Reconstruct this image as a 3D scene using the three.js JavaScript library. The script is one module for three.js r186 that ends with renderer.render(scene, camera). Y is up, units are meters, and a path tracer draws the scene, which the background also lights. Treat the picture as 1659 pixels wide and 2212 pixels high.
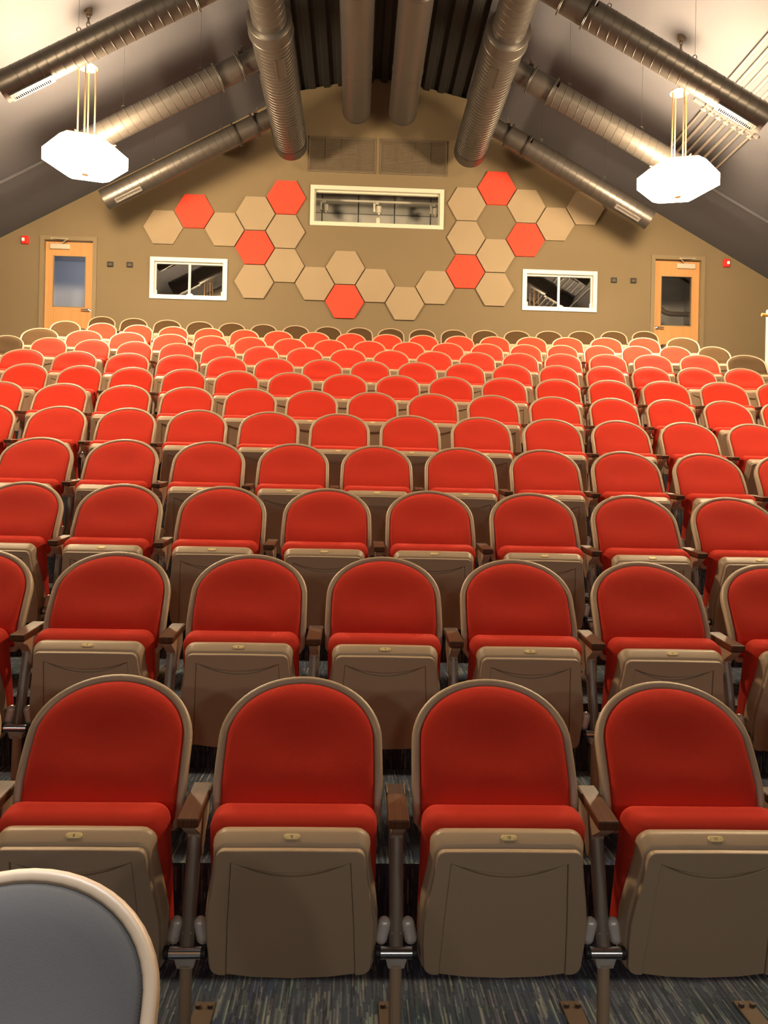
import * as THREE from 'three';
import { mergeGeometries, toCreasedNormals } from 'three/addons/utils/BufferGeometryUtils.js';
import { RoundedBoxGeometry } from 'three/addons/geometries/RoundedBoxGeometry.js';
import { TextGeometry } from 'three/addons/geometries/TextGeometry.js';
import { FontLoader } from 'three/addons/loaders/FontLoader.js';
import { RectAreaLightUniformsLib } from 'three/addons/lights/RectAreaLightUniformsLib.js';

// ------------------------------------------------------------------ camera, light, exposure
const EYE = 1.52;                                    // eye height above the floor of the second row
const scene = new THREE.Scene();
scene.background = new THREE.Color(0x000000);
const camera = new THREE.PerspectiveCamera(2 * Math.atan(1106 / 1660) * 180 / Math.PI, 1659 / 2212, 0.05, 80);
camera.position.set(0, EYE, 0);
camera.rotation.set(0, -0.038, 0.0214, 'YXZ');
const renderer = new THREE.WebGLRenderer({ antialias: true });
renderer.toneMapping = THREE.LinearToneMapping;
renderer.toneMappingExposure = 1.2;
renderer.shadowMap.enabled = true;
RectAreaLightUniformsLib.init();

const LAMP_COLOR = new THREE.Color().setRGB(1.0, 0.75, 0.45);
const LAMP_CANDELA = [130, 130, 92, 92];
const LAMP_SPOTS = [[-3.69, -10.4, 1], [4.34, -10.4, -1], [-3.69, -5.0, 1], [4.34, -5.0, -1]];   // x, z, mirror
const LAMP_Y = EYE + 4.62;
const STAGE_COLOR = new THREE.Color().setRGB(1.0, 0.94, 0.86);
const STAGE_CANDELA = 5;
const SPOT_COLOR = new THREE.Color().setRGB(0.92, 0.95, 1.0);
const SPOT_CANDELA = 125;

// ------------------------------------------------------------------ helpers
let seed = 7;
const rnd = () => { seed = (seed * 16807) % 2147483647; return seed / 2147483647; };
const V = (x, y, z) => new THREE.Vector3(x, y, z);
const names = new Map();
function numbered(n) { const k = names.get(n) || 0; names.set(n, k + 1); return k ? `${n}_${String(k).padStart(3, '0')}` : n; }
function shade(m) { m.castShadow = true; m.receiveShadow = true; return m; }
function part(name, geo, mat, parent) { const m = shade(new THREE.Mesh(geo, mat)); m.name = name; parent.add(m); return m; }
function thing(name, label, category, pos = [0, 0, 0], turn = 0, group) {
  const g = new THREE.Group(); g.name = numbered(name); g.position.set(...pos); g.rotation.y = turn;
  g.userData = { label, category }; if (group) g.userData.group = group; scene.add(g); return g;
}
function struct(name, geo, mat, label) {
  const m = geo ? shade(new THREE.Mesh(geo, mat)) : new THREE.Group(); m.name = name;
  m.userData = { kind: 'structure', label }; scene.add(m); return m;
}
function flat(g) { const q = g.index ? g.toNonIndexed() : g; for (const k of Object.keys(q.attributes)) if (!['position', 'normal', 'uv'].includes(k)) q.deleteAttribute(k); return q; }
const merge = (...gs) => mergeGeometries(gs.flat().map(flat));
function box(w, h, d, x = 0, y = 0, z = 0, r = 0) {
  const g = r ? new RoundedBoxGeometry(w, h, d, 2, r) : new THREE.BoxGeometry(w, h, d); g.translate(x, y, z); return g;
}
function rod(a, b, r, seg = 10, r2 = r) {              // cylinder between two points
  const d = b.clone().sub(a), g = new THREE.CylinderGeometry(r2, r, d.length(), seg);
  g.applyQuaternion(new THREE.Quaternion().setFromUnitVectors(V(0, 1, 0), d.clone().normalize()));
  g.translate((a.x + b.x) / 2, (a.y + b.y) / 2, (a.z + b.z) / 2); return g;
}
// closed loops of points joined into a skin; the first and the last loop may be filled
function loft(rings, capA = true, capB = true) {
  const n = rings[0].length, pos = [], idx = [];
  for (const r of rings) for (const p of r) pos.push(...p);
  for (let i = 0; i + 1 < rings.length; i++) for (let j = 0; j < n; j++) {
    const a = i * n + j, b = i * n + (j + 1) % n, c = a + n, d = b + n; idx.push(a, b, d, a, d, c);
  }
  const cap = (ring, flip) => {
    const o = rings[ring], c = [0, 1, 2].map(k => o.reduce((s, p) => s + p[k], 0) / n), at = pos.length / 3; pos.push(...c);
    for (let j = 0; j < n; j++) { const a = ring * n + j, b = ring * n + (j + 1) % n; flip ? idx.push(at, b, a) : idx.push(at, a, b); }
  };
  if (capA) cap(0, true); if (capB) cap(rings.length - 1, false);
  const g = new THREE.BufferGeometry();
  g.setAttribute('position', new THREE.Float32BufferAttribute(pos, 3)); g.setIndex(idx);
  const uv = new Float32Array(pos.length / 3 * 2); for (let i = 0; i < uv.length / 2; i++) { uv[2 * i] = pos[3 * i]; uv[2 * i + 1] = pos[3 * i + 1]; }
  g.setAttribute('uv', new THREE.BufferAttribute(uv, 2)); g.computeVertexNormals(); return g;
}
function normals2(pts) {                               // outward normals of a clockwise or counter-clockwise outline
  const n = pts.length; let area = 0;
  for (let i = 0; i < n; i++) { const p = pts[i], q = pts[(i + 1) % n]; area += p[0] * q[1] - q[0] * p[1]; }
  const s = Math.sign(area);
  return pts.map((p, i) => { const a = pts[(i + n - 1) % n], b = pts[(i + 1) % n]; const dx = b[0] - a[0], dy = b[1] - a[1], l = Math.hypot(dx, dy) || 1; return [s * dy / l, -s * dx / l]; });
}
const mix = (a, b, t) => a + (b - a) * t;
const sm = (a, b, x) => { const t = Math.min(1, Math.max(0, (x - a) / (b - a))); return t * t * (3 - 2 * t); };
function shapeOf(pts) { return new THREE.Shape(pts.map(p => new THREE.Vector2(p[0], p[1]))); }
function extrude(pts, depth, bevel = 0, seg = 1) {
  return new THREE.ExtrudeGeometry(shapeOf(pts), { depth, bevelEnabled: bevel > 0, bevelSize: bevel, bevelThickness: bevel, bevelSegments: seg, bevelOffset: -bevel, curveSegments: 8 });
}
const std = (r, g, b, roughness, metalness = 0, extra = {}) => { const m = new THREE.MeshPhysicalMaterial({ roughness, metalness, ...extra }); m.color.setRGB(r, g, b); return m; };

// ------------------------------------------------------------------ textures
function canvasTexture(w, h, draw, srgb = true) {
  const c = document.createElement('canvas'); c.width = w; c.height = h; draw(c.getContext('2d'), w, h);
  const t = new THREE.CanvasTexture(c); t.wrapS = t.wrapT = THREE.RepeatWrapping; t.magFilter = THREE.LinearFilter;
  if (srgb) t.colorSpace = THREE.SRGBColorSpace; return t;
}
const carpetMap = canvasTexture(512, 512, (c, w, h) => {
  c.fillStyle = '#39424f'; c.fillRect(0, 0, w, h);
  for (let i = 0; i < 60; i++) { c.fillStyle = `rgba(${20 + rnd() * 30},${26 + rnd() * 34},${40 + rnd() * 50},0.35)`; c.fillRect(rnd() * w, rnd() * h, 30 + rnd() * 80, 20 + rnd() * 60); }
  for (let i = 0; i < 1500; i++) {
    const x = rnd() * w, y = rnd() * h, l = 14 + rnd() * 70, d = rnd() < 0.55;
    c.fillStyle = d ? `rgba(${150 + rnd() * 40},${143 + rnd() * 40},${122 + rnd() * 30},${0.2 + rnd() * 0.4})` : `rgba(14,18,30,${0.25 + rnd() * 0.4})`; c.fillRect(x, y, 1.5 + rnd() * 2, l);
  }
});
const carpetBump = canvasTexture(256, 256, (c, w, h) => {
  c.fillStyle = '#777'; c.fillRect(0, 0, w, h);
  for (let i = 0; i < 9000; i++) { const v = 60 + rnd() * 150 | 0; c.fillStyle = `rgb(${v},${v},${v})`; c.fillRect(rnd() * w, rnd() * h, 2, 3); }
}, false);
const weaveBump = canvasTexture(128, 128, (c, w, h) => {
  for (let y = 0; y < h; y += 4) for (let x = 0; x < w; x += 4) { const v = ((x + y) / 4 % 2 ? 95 : 160) + (rnd() * 40 - 20) | 0; c.fillStyle = `rgb(${v},${v},${v})`; c.fillRect(x, y, 4, 4); }
}, false);
weaveBump.repeat.set(16, 16);
function woodMap(base, dark, n, light) {
  return canvasTexture(512, 512, (c, w, h) => {
    c.fillStyle = base; c.fillRect(0, 0, w, h);
    for (let i = 0; i < n; i++) {
      const x0 = rnd() * w, a = 2 + rnd() * 9, ph = rnd() * 6, ww = 0.6 + rnd() * 2.2; c.strokeStyle = rnd() < 0.65 ? dark : light; c.lineWidth = ww; c.beginPath();
      for (let y = -4; y <= h + 4; y += 8) { const x = x0 + a * Math.sin(y / 512 * Math.PI * 2 + ph); y < 0 ? c.moveTo(x, y) : c.lineTo(x, y); } c.stroke();
    }
  });
}
const doorWood = woodMap('#b98a58', 'rgba(150,92,40,0.22)', 150, 'rgba(226,170,104,0.28)');
const armWood = woodMap('#6b4126', 'rgba(48,26,12,0.35)', 120, 'rgba(134,88,54,0.3)');
const plasterBump = canvasTexture(256, 256, (c, w, h) => {
  c.fillStyle = '#808080'; c.fillRect(0, 0, w, h);
  for (let i = 0; i < 5000; i++) { const v = 110 + rnd() * 40 | 0; c.fillStyle = `rgba(${v},${v},${v},0.6)`; const s = 1 + rnd() * 4; c.fillRect(rnd() * w, rnd() * h, s, s); }
}, false);

// ------------------------------------------------------------------ materials
const M = {
  wall: std(0.168, 0.124, 0.068, 0.85, 0, { bumpMap: plasterBump, bumpScale: 0.0008 }),
  ceiling: std(0.066, 0.064, 0.075, 0.8, 0, { bumpMap: plasterBump, bumpScale: 0.0008 }),
  ridge: std(0.012, 0.0105, 0.0095, 0.75),
  carpet: std(0.56, 0.63, 0.76, 0.95, 0, { map: carpetMap, bumpMap: carpetBump, bumpScale: 0.003 }),
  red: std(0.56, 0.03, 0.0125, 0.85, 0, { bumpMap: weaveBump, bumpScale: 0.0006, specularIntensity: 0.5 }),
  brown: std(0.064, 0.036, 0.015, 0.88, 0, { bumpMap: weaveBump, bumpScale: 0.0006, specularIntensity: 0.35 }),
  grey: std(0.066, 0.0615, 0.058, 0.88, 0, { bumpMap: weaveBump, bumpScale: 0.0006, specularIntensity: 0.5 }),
  plastic: std(0.41, 0.3, 0.2, 0.45, 0),
  metal: std(0.22, 0.18, 0.145, 0.38, 0.2),
  arm: std(0.6, 0.54, 0.5, 0.5, 0, { map: armWood, specularIntensity: 0.6 }),
  chrome: std(0.75, 0.74, 0.75, 0.22, 1),
  knuckle: std(0.74, 0.7, 0.66, 0.35, 0.3),
  black: std(0.012, 0.012, 0.013, 0.5),
  gold: std(0.9, 0.72, 0.36, 0.4, 0.2),
  ink: std(0.06, 0.045, 0.02, 0.6),
  hexTan: std(0.3, 0.225, 0.142, 0.9, 0, { bumpMap: weaveBump, bumpScale: 0.0008 }),
  hexRed: std(0.7, 0.055, 0.028, 0.9, 0, { bumpMap: weaveBump, bumpScale: 0.0008 }),
  white: std(0.78, 0.76, 0.68, 0.4),
  cream: std(0.62, 0.58, 0.47, 0.45),
  door: std(1, 1, 1, 0.4, 0, { map: doorWood, clearcoat: 0.2, clearcoatRoughness: 0.3 }),
  jamb: std(0.2, 0.15, 0.085, 0.5),
  closer: std(0.62, 0.55, 0.45, 0.4, 0.3),
  alarm: std(0.72, 0.025, 0.02, 0.35),
  lens: std(0.9, 0.9, 0.88, 0.15),
  duct: std(0.066, 0.058, 0.052, 0.38, 0.6),
  steel: std(0.5, 0.47, 0.45, 0.3, 0.8),
  brass: std(0.62, 0.4, 0.22, 0.45, 0.6),
  iron: std(0.10, 0.07, 0.05, 0.5, 0.4),
  louver: std(0.12, 0.09, 0.058, 0.6),
  boothGrey: std(0.3, 0.29, 0.275, 0.9),
  boothWall: std(0.74, 0.71, 0.64, 0.9),
  vestibule: std(0.5, 0.52, 0.57, 0.9),
  stage: std(0.05, 0.045, 0.05, 0.9),
  rail: std(0.55, 0.27, 0.09, 0.35),
};
M.glass = new THREE.MeshPhysicalMaterial({ color: 0xffffff, roughness: 0.02, metalness: 0, transmission: 1, thickness: 0, ior: 1.9 });
M.clear = new THREE.MeshPhysicalMaterial({ color: 0xffffff, roughness: 0.02, metalness: 0, transmission: 1, thickness: 0, ior: 1.42 });
M.shade = new THREE.MeshPhysicalMaterial({ color: 0xffffff, roughness: 0.45, metalness: 0, transmission: 0.8, thickness: 0, ior: 1.3, side: THREE.DoubleSide });
M.shade.emissive.setRGB(1, 0.9, 0.68); M.shade.emissiveIntensity = 18;
M.bulb = new THREE.MeshStandardMaterial({ color: 0xffffff, roughness: 0.5 }); M.bulb.emissive.copy(LAMP_COLOR); M.bulb.emissiveIntensity = 12;

// ------------------------------------------------------------------ the hall
const AXIS = 0.33, RIDGE = EYE + 8.8, PITCH = 0.545, WALL = -14.6, HALF = 8.4, SLOT = 1.62, FRONT = 5.5;
const ceilY = x => RIDGE - PITCH * Math.abs(x - AXIS);
// rows of seats: depth, height of the back's top over the eye, bend, places along the row
const ROWS = [
  [2.375, -0.507, 0.0024, [-1.618, -1.06, -0.502, 0.055, 0.622, 1.173, 1.731, 2.289]],
  [3.321, -0.187, 0.0054, [-1.926, -1.363, -0.8, -0.232, 0.329, 0.89, 1.448, 2.011, 2.571]],
  [4.280, 0.132, 0.002, [-2.142, -1.594, -1.065, -0.515, 0.05, 0.61, 1.178, 1.74, 2.302, 2.866]],
  [5.238, 0.460, 0.0066, [-2.459, -1.898, -1.343, -0.775, -0.216, 0.34, 0.904, 1.475, 2.027, 2.587, 3.148, 3.709]],
  [6.211, 0.796, 0.0046, [-3.246, -2.695, -2.144, -1.606, -1.057, -0.492, 0.066, 0.627, 1.196, 1.769, 2.322, 2.877, 3.428, 3.981]],
  [7.195, 1.131, 0.0064, [-3.626, -3.057, -2.487, -1.92, -1.353, -0.778, -0.215, 0.343, 0.899, 1.463, 2.038, 2.592, 3.126, 3.666, 4.208, 4.751]],
  [8.189, 1.471, 0.0165, [-3.748, -3.213, -2.667, -2.143, -1.607, -1.062, -0.501, 0.066, 0.625, 1.185, 1.75, 2.32, 2.879, 3.46, 4.067, 4.649, 5.232]],
  [9.181, 1.812, 0.0168, [-4.245, -3.66, -3.073, -2.476, -1.904, -1.337, -0.781, -0.218, 0.347, 0.906, 1.47, 2.028, 2.583, 3.142, 3.676, 4.213, 4.763, 5.303]],
  [10.177, 2.154, 0.0252, [-4.258, -3.737, -3.206, -2.678, -2.14, -1.607, -1.063, -0.496, 0.069, 0.636, 1.201, 1.766, 2.329, 2.89, 3.472, 4.051, 4.648, 5.239]],
  [11.169, 2.492, 0.0210, [-4.252, -3.657, -3.062, -2.472, -1.898, -1.344, -0.78, -0.205, 0.359, 0.925, 1.491, 2.057, 2.616, 3.145, 3.679, 4.216, 4.752, 5.296]],
  [12.167, 2.826, 0.0274, [-4.263, -3.734, -3.196, -2.665, -2.121, -1.577, -1.051, -0.484, 0.082, 0.652, 1.222, 1.787, 2.343, 2.918, 3.483, 4.076, 4.658, 5.242]],
  [13.753, 3.299, 0.0275, [-4.241, -3.707, -3.141, -2.584, -2.029, -1.477, -0.913, -0.345, 0.217, 0.776, 1.336, 1.9, 2.454, 3.022, 3.579, 4.148, 4.708, 5.246]],
];
const CX = -0.2, TOP = 1.013;
const rowPoint = ([d, , k], s) => [CX + Math.sin(s * k) / k, -(d - (1 - Math.cos(s * k)) / k), -s * k];   // x, z, turn
const rowFloor = r => EYE + r[1] - TOP;

{ // tiers: each a slab that follows its row
  const tier = (name, frontK, d0, y, d1, k1, yBase) => {
    const X0 = AXIS - HALF, X1 = AXIS + HALF, n = 28, prof = (x, d, k) => -(d - (1 - Math.sqrt(Math.max(0, 1 - ((x - CX) * k) ** 2))) / k);
    const pos = [], uv = [], idx = [];
    const quadStrip = (fa, fb) => { const b = pos.length / 3; for (let i = 0; i <= n; i++) { const x = mix(X0, X1, i / n); for (const f of [fa, fb]) { const [y_, z_, v_] = f(x); pos.push(x, y_, z_); uv.push(x, v_); } } for (let i = 0; i < n; i++) { const a = b + 2 * i; idx.push(a, a + 2, a + 3, a, a + 3, a + 1); } };
    quadStrip(x => [yBase, prof(x, d0, frontK), -(y - yBase)], x => [y, prof(x, d0, frontK), 0]);           // riser
    quadStrip(x => [y, prof(x, d0, frontK), 0], x => [y, prof(x, d1, k1), d1 - d0]);                        // tread
    quadStrip(x => [y, prof(x, d1, k1), 0], x => [yBase, prof(x, d1, k1), y - yBase]);
    quadStrip(x => [yBase, prof(x, d1, k1), 0], x => [yBase, prof(x, d0, frontK), d1 - d0]);
    const g = new THREE.BufferGeometry(); g.setAttribute('position', new THREE.Float32BufferAttribute(pos, 3)); g.setAttribute('uv', new THREE.Float32BufferAttribute(uv, 2)); g.setIndex(idx);
    const q = g.toNonIndexed(); q.computeVertexNormals(); return q;
  };
  const gs = [];
  const base = -0.6;
  gs.push(box(2 * HALF, 0.49, 7.17, AXIS, -0.355, 1.915));                                                   // floor in front, below the second row
  for (let i = 0; i < ROWS.length; i++) {
    const r = ROWS[i], nx = ROWS[i + 1];
    gs.push(tier('tier', r[2], r[0] - 0.70, rowFloor(r), nx ? nx[0] - 0.695 : -WALL + 0.5, nx ? nx[2] : 0.0005, base));
  }
  struct('floor', merge(gs), M.carpet, 'stepped floor under dark blue carpet with pale streaks');
}
{ // side walls, front wall, gable wall with its openings
  const H = ceilY(AXIS + HALF), t = 0.25;
  struct('wall_left', box(t, H + 1.2, 21, AXIS - HALF - t / 2, H / 2 - 0.6, -4.6), M.wall, 'plain brown side wall');
  struct('wall_right', box(t, H + 1.2, 21, AXIS + HALF + t / 2, H / 2 - 0.6, -4.6), M.wall, 'plain brown side wall');
  const gable = [[AXIS - HALF, -0.6], [AXIS + HALF, -0.6], [AXIS + HALF, H], [AXIS + SLOT, ceilY(AXIS + SLOT)], [AXIS, EYE + 8.3], [AXIS - SLOT, ceilY(AXIS + SLOT)], [AXIS - HALF, H]];
  const back = shapeOf(gable.map(([x, y]) => [x, Math.max(y, 2.5)]));
  const hole = (x0, y0, x1, y1) => back.holes.push(new THREE.Path([[x0, y0], [x0, y1], [x1, y1], [x1, y0]].map(p => new THREE.Vector2(...p))));
  hole(-3.9, EYE + 3.95, -2.53, EYE + 4.66); hole(3.145, EYE + 3.95, 4.515, EYE + 4.66); hole(-0.93, EYE + 5.43, 1.535, EYE + 6.12);
  hole(-5.92, 3.9, -4.98, EYE + 4.96); hole(5.655, 3.9, 6.595, EYE + 4.99);
  const gb = new THREE.ExtrudeGeometry(back, { depth: 0.16, bevelEnabled: false }); gb.translate(0, 0, WALL - 0.16);
  struct('wall_back', gb, M.wall, 'brown painted gable wall behind the last row');
  const gf = extrude(gable, 0.2); gf.translate(0, 0, FRONT);
  struct('wall_front', gf, M.stage, 'dark wall behind the stage');
  // sloping ceilings and the raised slot along the ridge
  const L = FRONT - WALL + 0.4, zc = (FRONT + WALL) / 2;
  for (const s of [-1, 1]) {
    const x0 = AXIS + s * SLOT, x1 = AXIS + s * (HALF + 0.3), y0 = ceilY(x0), y1 = ceilY(x1), th = 0.22;
    const g = extrude([[x0, y0], [x1, y1], [x1, y1 + th], [x0, y0 + th]], L); g.translate(0, 0, WALL - 0.2);
    struct(s < 0 ? 'ceiling_left' : 'ceiling_right', g, M.ceiling, s < 0 ? 'sloping plaster ceiling over the door with pale glass' : 'sloping plaster ceiling with the conduits');
  }
  // corrugated metal deck along the ridge
  const deck = [], ups = [], per = 0.27, nW = 12, yD = x => EYE + 8.16 - 0.14 * Math.abs(x - AXIS);
  for (let i = 0; i < nW; i++) for (const [f, d] of [[0, 0], [0.4, 0], [0.5, 0.075], [0.9, 0.075]]) { const x = AXIS - nW * per / 2 + (i + f) * per; deck.push([x, yD(x) + d]); }
  deck.push([AXIS + nW * per / 2, yD(AXIS + nW * per / 2)]);
  const dg = extrude([...deck, [AXIS + 1.75, EYE + 8.45], [AXIS - 1.75, EYE + 8.45]], L); dg.translate(0, 0, WALL - 0.2);
  struct('ceiling_ridge', dg, M.ridge, 'dark corrugated deck along the ridge of the ceiling');
  // pale batten across each slope, near the gable
  for (const s of [-1, 1]) {
    const a = AXIS + s * 2.4, b = AXIS + s * HALF; const g = rod(V(a, ceilY(a) - 0.016, -13.0), V(b, ceilY(b) - 0.012, -13.0), 0.03, 8);
    struct(s < 0 ? 'trim_1' : 'trim_2', g, M.ceiling, s < 0 ? 'narrow batten across the ceiling beside the pale-glass door' : 'narrow batten across the ceiling beside the dark-glass door');
  }
}
// rooms behind the openings
{
  const room = (name, x0, x1, y0, y1, z0, z1, mat, label) => {           // five-sided box open to the hall
    const t = 0.06, cx = (x0 + x1) / 2, cy = (y0 + y1) / 2, cz = (z0 + z1) / 2, w = x1 - x0, h = y1 - y0, d = z1 - z0;
    return struct(name, merge(box(w + 2 * t, t, d, cx, y0 - t / 2, cz), box(w + 2 * t, t, d, cx, y1 + t / 2, cz), box(t, h, d, x0 - t / 2, cy, cz), box(t, h, d, x1 + t / 2, cy, cz), box(w + 2 * t, h + 2 * t, t, cx, cy, z0 - t / 2)), mat, label);
  };
  room('wall_booth', -4.3, -2.1, EYE + 3.0, EYE + 5.0, WALL - 2.6, WALL - 0.16, M.boothGrey, 'dim control booth behind the window near the pale-glass door');
  room('wall_studio', 2.75, 4.95, EYE + 3.0, EYE + 5.0, WALL - 2.6, WALL - 0.16, M.boothGrey, 'dim control booth behind the window near the dark-glass door');
  room('wall_vestibule', -6.6, -4.4, 3.8, EYE + 5.25, WALL - 2.2, WALL - 0.16, M.vestibule, 'pale blue vestibule behind the door glass');
  room('wall_passage', 5.05, 7.2, 3.8, EYE + 5.25, WALL - 2.2, WALL - 0.16, M.boothGrey, 'dim passage behind the door glass');
  // upper booth, its back wall of pale panels
  const x0 = -1.6, x1 = 2.25, yb = EYE + 5.1, zb = WALL - 1.75, zf = WALL - 0.16, y1 = EYE + 7.25;
  const shell = merge(box(x1 - x0, 0.06, zf - zb, (x0 + x1) / 2, yb - 0.03, (zf + zb) / 2), box(0.06, 2.2, zf - zb, x0 - 0.03, yb + 1.05, (zf + zb) / 2), box(0.06, 2.2, zf - zb, x1 + 0.03, yb + 1.05, (zf + zb) / 2), box(x1 - x0 + 0.1, 2.25, 0.06, (x0 + x1) / 2, yb + 1.05, zb - 0.06), box(x1 - x0 + 0.1, 0.05, zf - zb, (x0 + x1) / 2, y1 + 0.03, (zf + zb) / 2));
  const st = struct('wall_upper_booth', shell, M.boothGrey, 'upper booth behind the wide window');
  const n = 5, w = (x1 - x0) / n;
  for (let i = 0; i < n; i++) for (let j = 0; j < 2; j++) part('wall_panel', box(w - 0.025, j ? 0.9 : 1.2, 0.02, x0 + w * (i + 0.5), j ? yb + 1.68 : yb + 0.61, zb - 0.01), M.boothWall, st);
  // track with three spotlights
  const tr = thing('track_light', 'white ceiling track with three small spotlights inside the wide window', 'track light', [0.31, EYE + 6.19, WALL - 0.75]);
  part('track', box(3.5, 0.04, 0.04, 0, 0, 0, 0.008), M.cream, tr);
  for (const x of [-1.06, 0.0, 1.14]) {
    const s = part('spotlight', merge(box(0.045, 0.2, 0.05, x - 0.05, -0.11, 0, 0.01), box(0.1, 0.04, 0.05, x - 0.01, -0.035, 0, 0.008)), M.cream, tr);
    const h = new THREE.CylinderGeometry(0.055, 0.05, 0.13, 16); h.translate(x + 0.04, -0.17, 0.02); const l = new THREE.CylinderGeometry(0.03, 0.022, 0.03, 12); l.translate(x + 0.04, -0.25, 0.02);
    part('head', merge(h, l), M.cream, s);
  }
  for (const x of [-1.6, 1.6]) part('hanger', rod(V(x, 0, 0), V(x, 1.06, 0), 0.008, 8), M.cream, tr);
  // passage: stepped pipe behind the dark glass; vestibule: a small ceiling light
  const pp = thing('pipe', 'dark bent pipe seen through the dark door glass', 'pipe', [0, 0, WALL - 1.2]);
  part('pipe_run', new THREE.TubeGeometry(new THREE.CatmullRomCurve3([V(5.1, EYE + 4.72, 0), V(5.75, EYE + 4.72, 0), V(5.9, EYE + 4.68, 0), V(6.35, EYE + 4.3, 0), V(6.5, EYE + 4.26, 0), V(7.1, EYE + 4.26, 0)], false, 'catmullrom', 0.1), 50, 0.05, 10), M.iron, pp);
  const vl = thing('ceiling_light', 'small round ceiling light in the vestibule behind the pale glass', 'ceiling light', [-5.5, EYE + 5.25, WALL - 0.9]);
  const dome = new THREE.SphereGeometry(0.16, 20, 10, 0, Math.PI * 2, Math.PI / 2, Math.PI / 2); dome.scale(1, 0.5, 1); dome.translate(0, -0.005, 0);
  const vm = new THREE.MeshStandardMaterial({ color: 0xffffff, roughness: 0.6 }); vm.emissive.setRGB(0.7, 0.82, 1); vm.emissiveIntensity = 2; part('globe', dome, vm, vl);
  const pl = new THREE.PointLight(new THREE.Color().setRGB(0.7, 0.82, 1), 1.3); pl.position.set(0, -0.14, 0); pl.castShadow = true; pl.shadow.radius = 3; vl.add(pl);
}
// windows
function makeWindow(name, x0, y0, x1, y1, label, sliding, mat) {
  const g = new THREE.Group(); g.name = name; g.userData = { kind: 'structure', label }; scene.add(g);
  const f = 0.075, z = WALL, w = x1 - x0, h = y1 - y0, cx = (x0 + x1) / 2, cy = (y0 + y1) / 2;
  const bar = (fw, d, zz, inset) => merge(box(w - 2 * inset, fw, d, cx, y1 - inset - fw / 2, zz), box(w - 2 * inset, fw, d, cx, y0 + inset + fw / 2, zz), box(fw, h - 2 * inset - 2 * fw, d, x0 + inset + fw / 2, cy, zz), box(fw, h - 2 * inset - 2 * fw, d, x1 - inset - fw / 2, cy, zz));
  part('window_frame', bar(f, 0.06, z + 0.005, -0.035), mat, g);
  part('sash', bar(0.035, 0.05, z - 0.07, 0.03), mat, g);
  if (sliding) {
    part('mullion', box(0.045, h - 0.06, 0.04, cx, cy, z - 0.075, 0.005), mat, g);
    part('pane', box(w / 2 - 0.05, h - 0.08, 0.001, (x0 + cx) / 2 + 0.01, cy, z - 0.07), M.glass, g);
    part('pane', box(w / 2 - 0.05, h - 0.08, 0.001, (x1 + cx) / 2 - 0.01, cy, z - 0.08), M.glass, g);
    part('latch', merge(box(0.13, 0.035, 0.05, cx + 0.02, y0 + 0.055, z - 0.03, 0.01), box(0.09, 0.03, 0.04, cx + 0.02, y0 + 0.075, z - 0.03, 0.01)), mat, g);
    for (const x of [x0 + 0.075, x1 - 0.075]) part('stop', box(0.022, 0.085, 0.02, x, y0 + 0.1, z - 0.04, 0.004), mat, g);
  } else {
    part('pane', box(w - 0.1, h - 0.1, 0.001, cx, cy, z - 0.08), M.clear, g);
    const s = new THREE.Shape(); s.moveTo(-0.032, 0); s.lineTo(0.032, 0); s.lineTo(0.032, 0.1); s.absarc(0, 0.1, 0.032, 0, Math.PI); s.lineTo(-0.032, 0);
    const hp = new THREE.Path(); hp.absarc(0, 0.1, 0.009, 0, Math.PI * 2); s.holes.push(hp);
    const lg = new THREE.ExtrudeGeometry(s, { depth: 0.02, bevelEnabled: false, curveSegments: 10 }); lg.translate(cx + 0.02, y0 + 0.03, z - 0.03); part('latch', lg, mat, g);
  }
}
makeWindow('window_1', -3.9, EYE + 3.95, -2.53, EYE + 4.66, 'white framed sliding booth window near the pale-glass door', true, M.white);
makeWindow('window_2', -0.93, EYE + 5.43, 1.535, EYE + 6.12, 'wide cream framed upper booth window', false, M.cream);
makeWindow('window_3', 3.145, EYE + 3.95, 4.515, EYE + 4.66, 'white framed sliding booth window near the dark-glass door', true, M.white);
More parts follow.
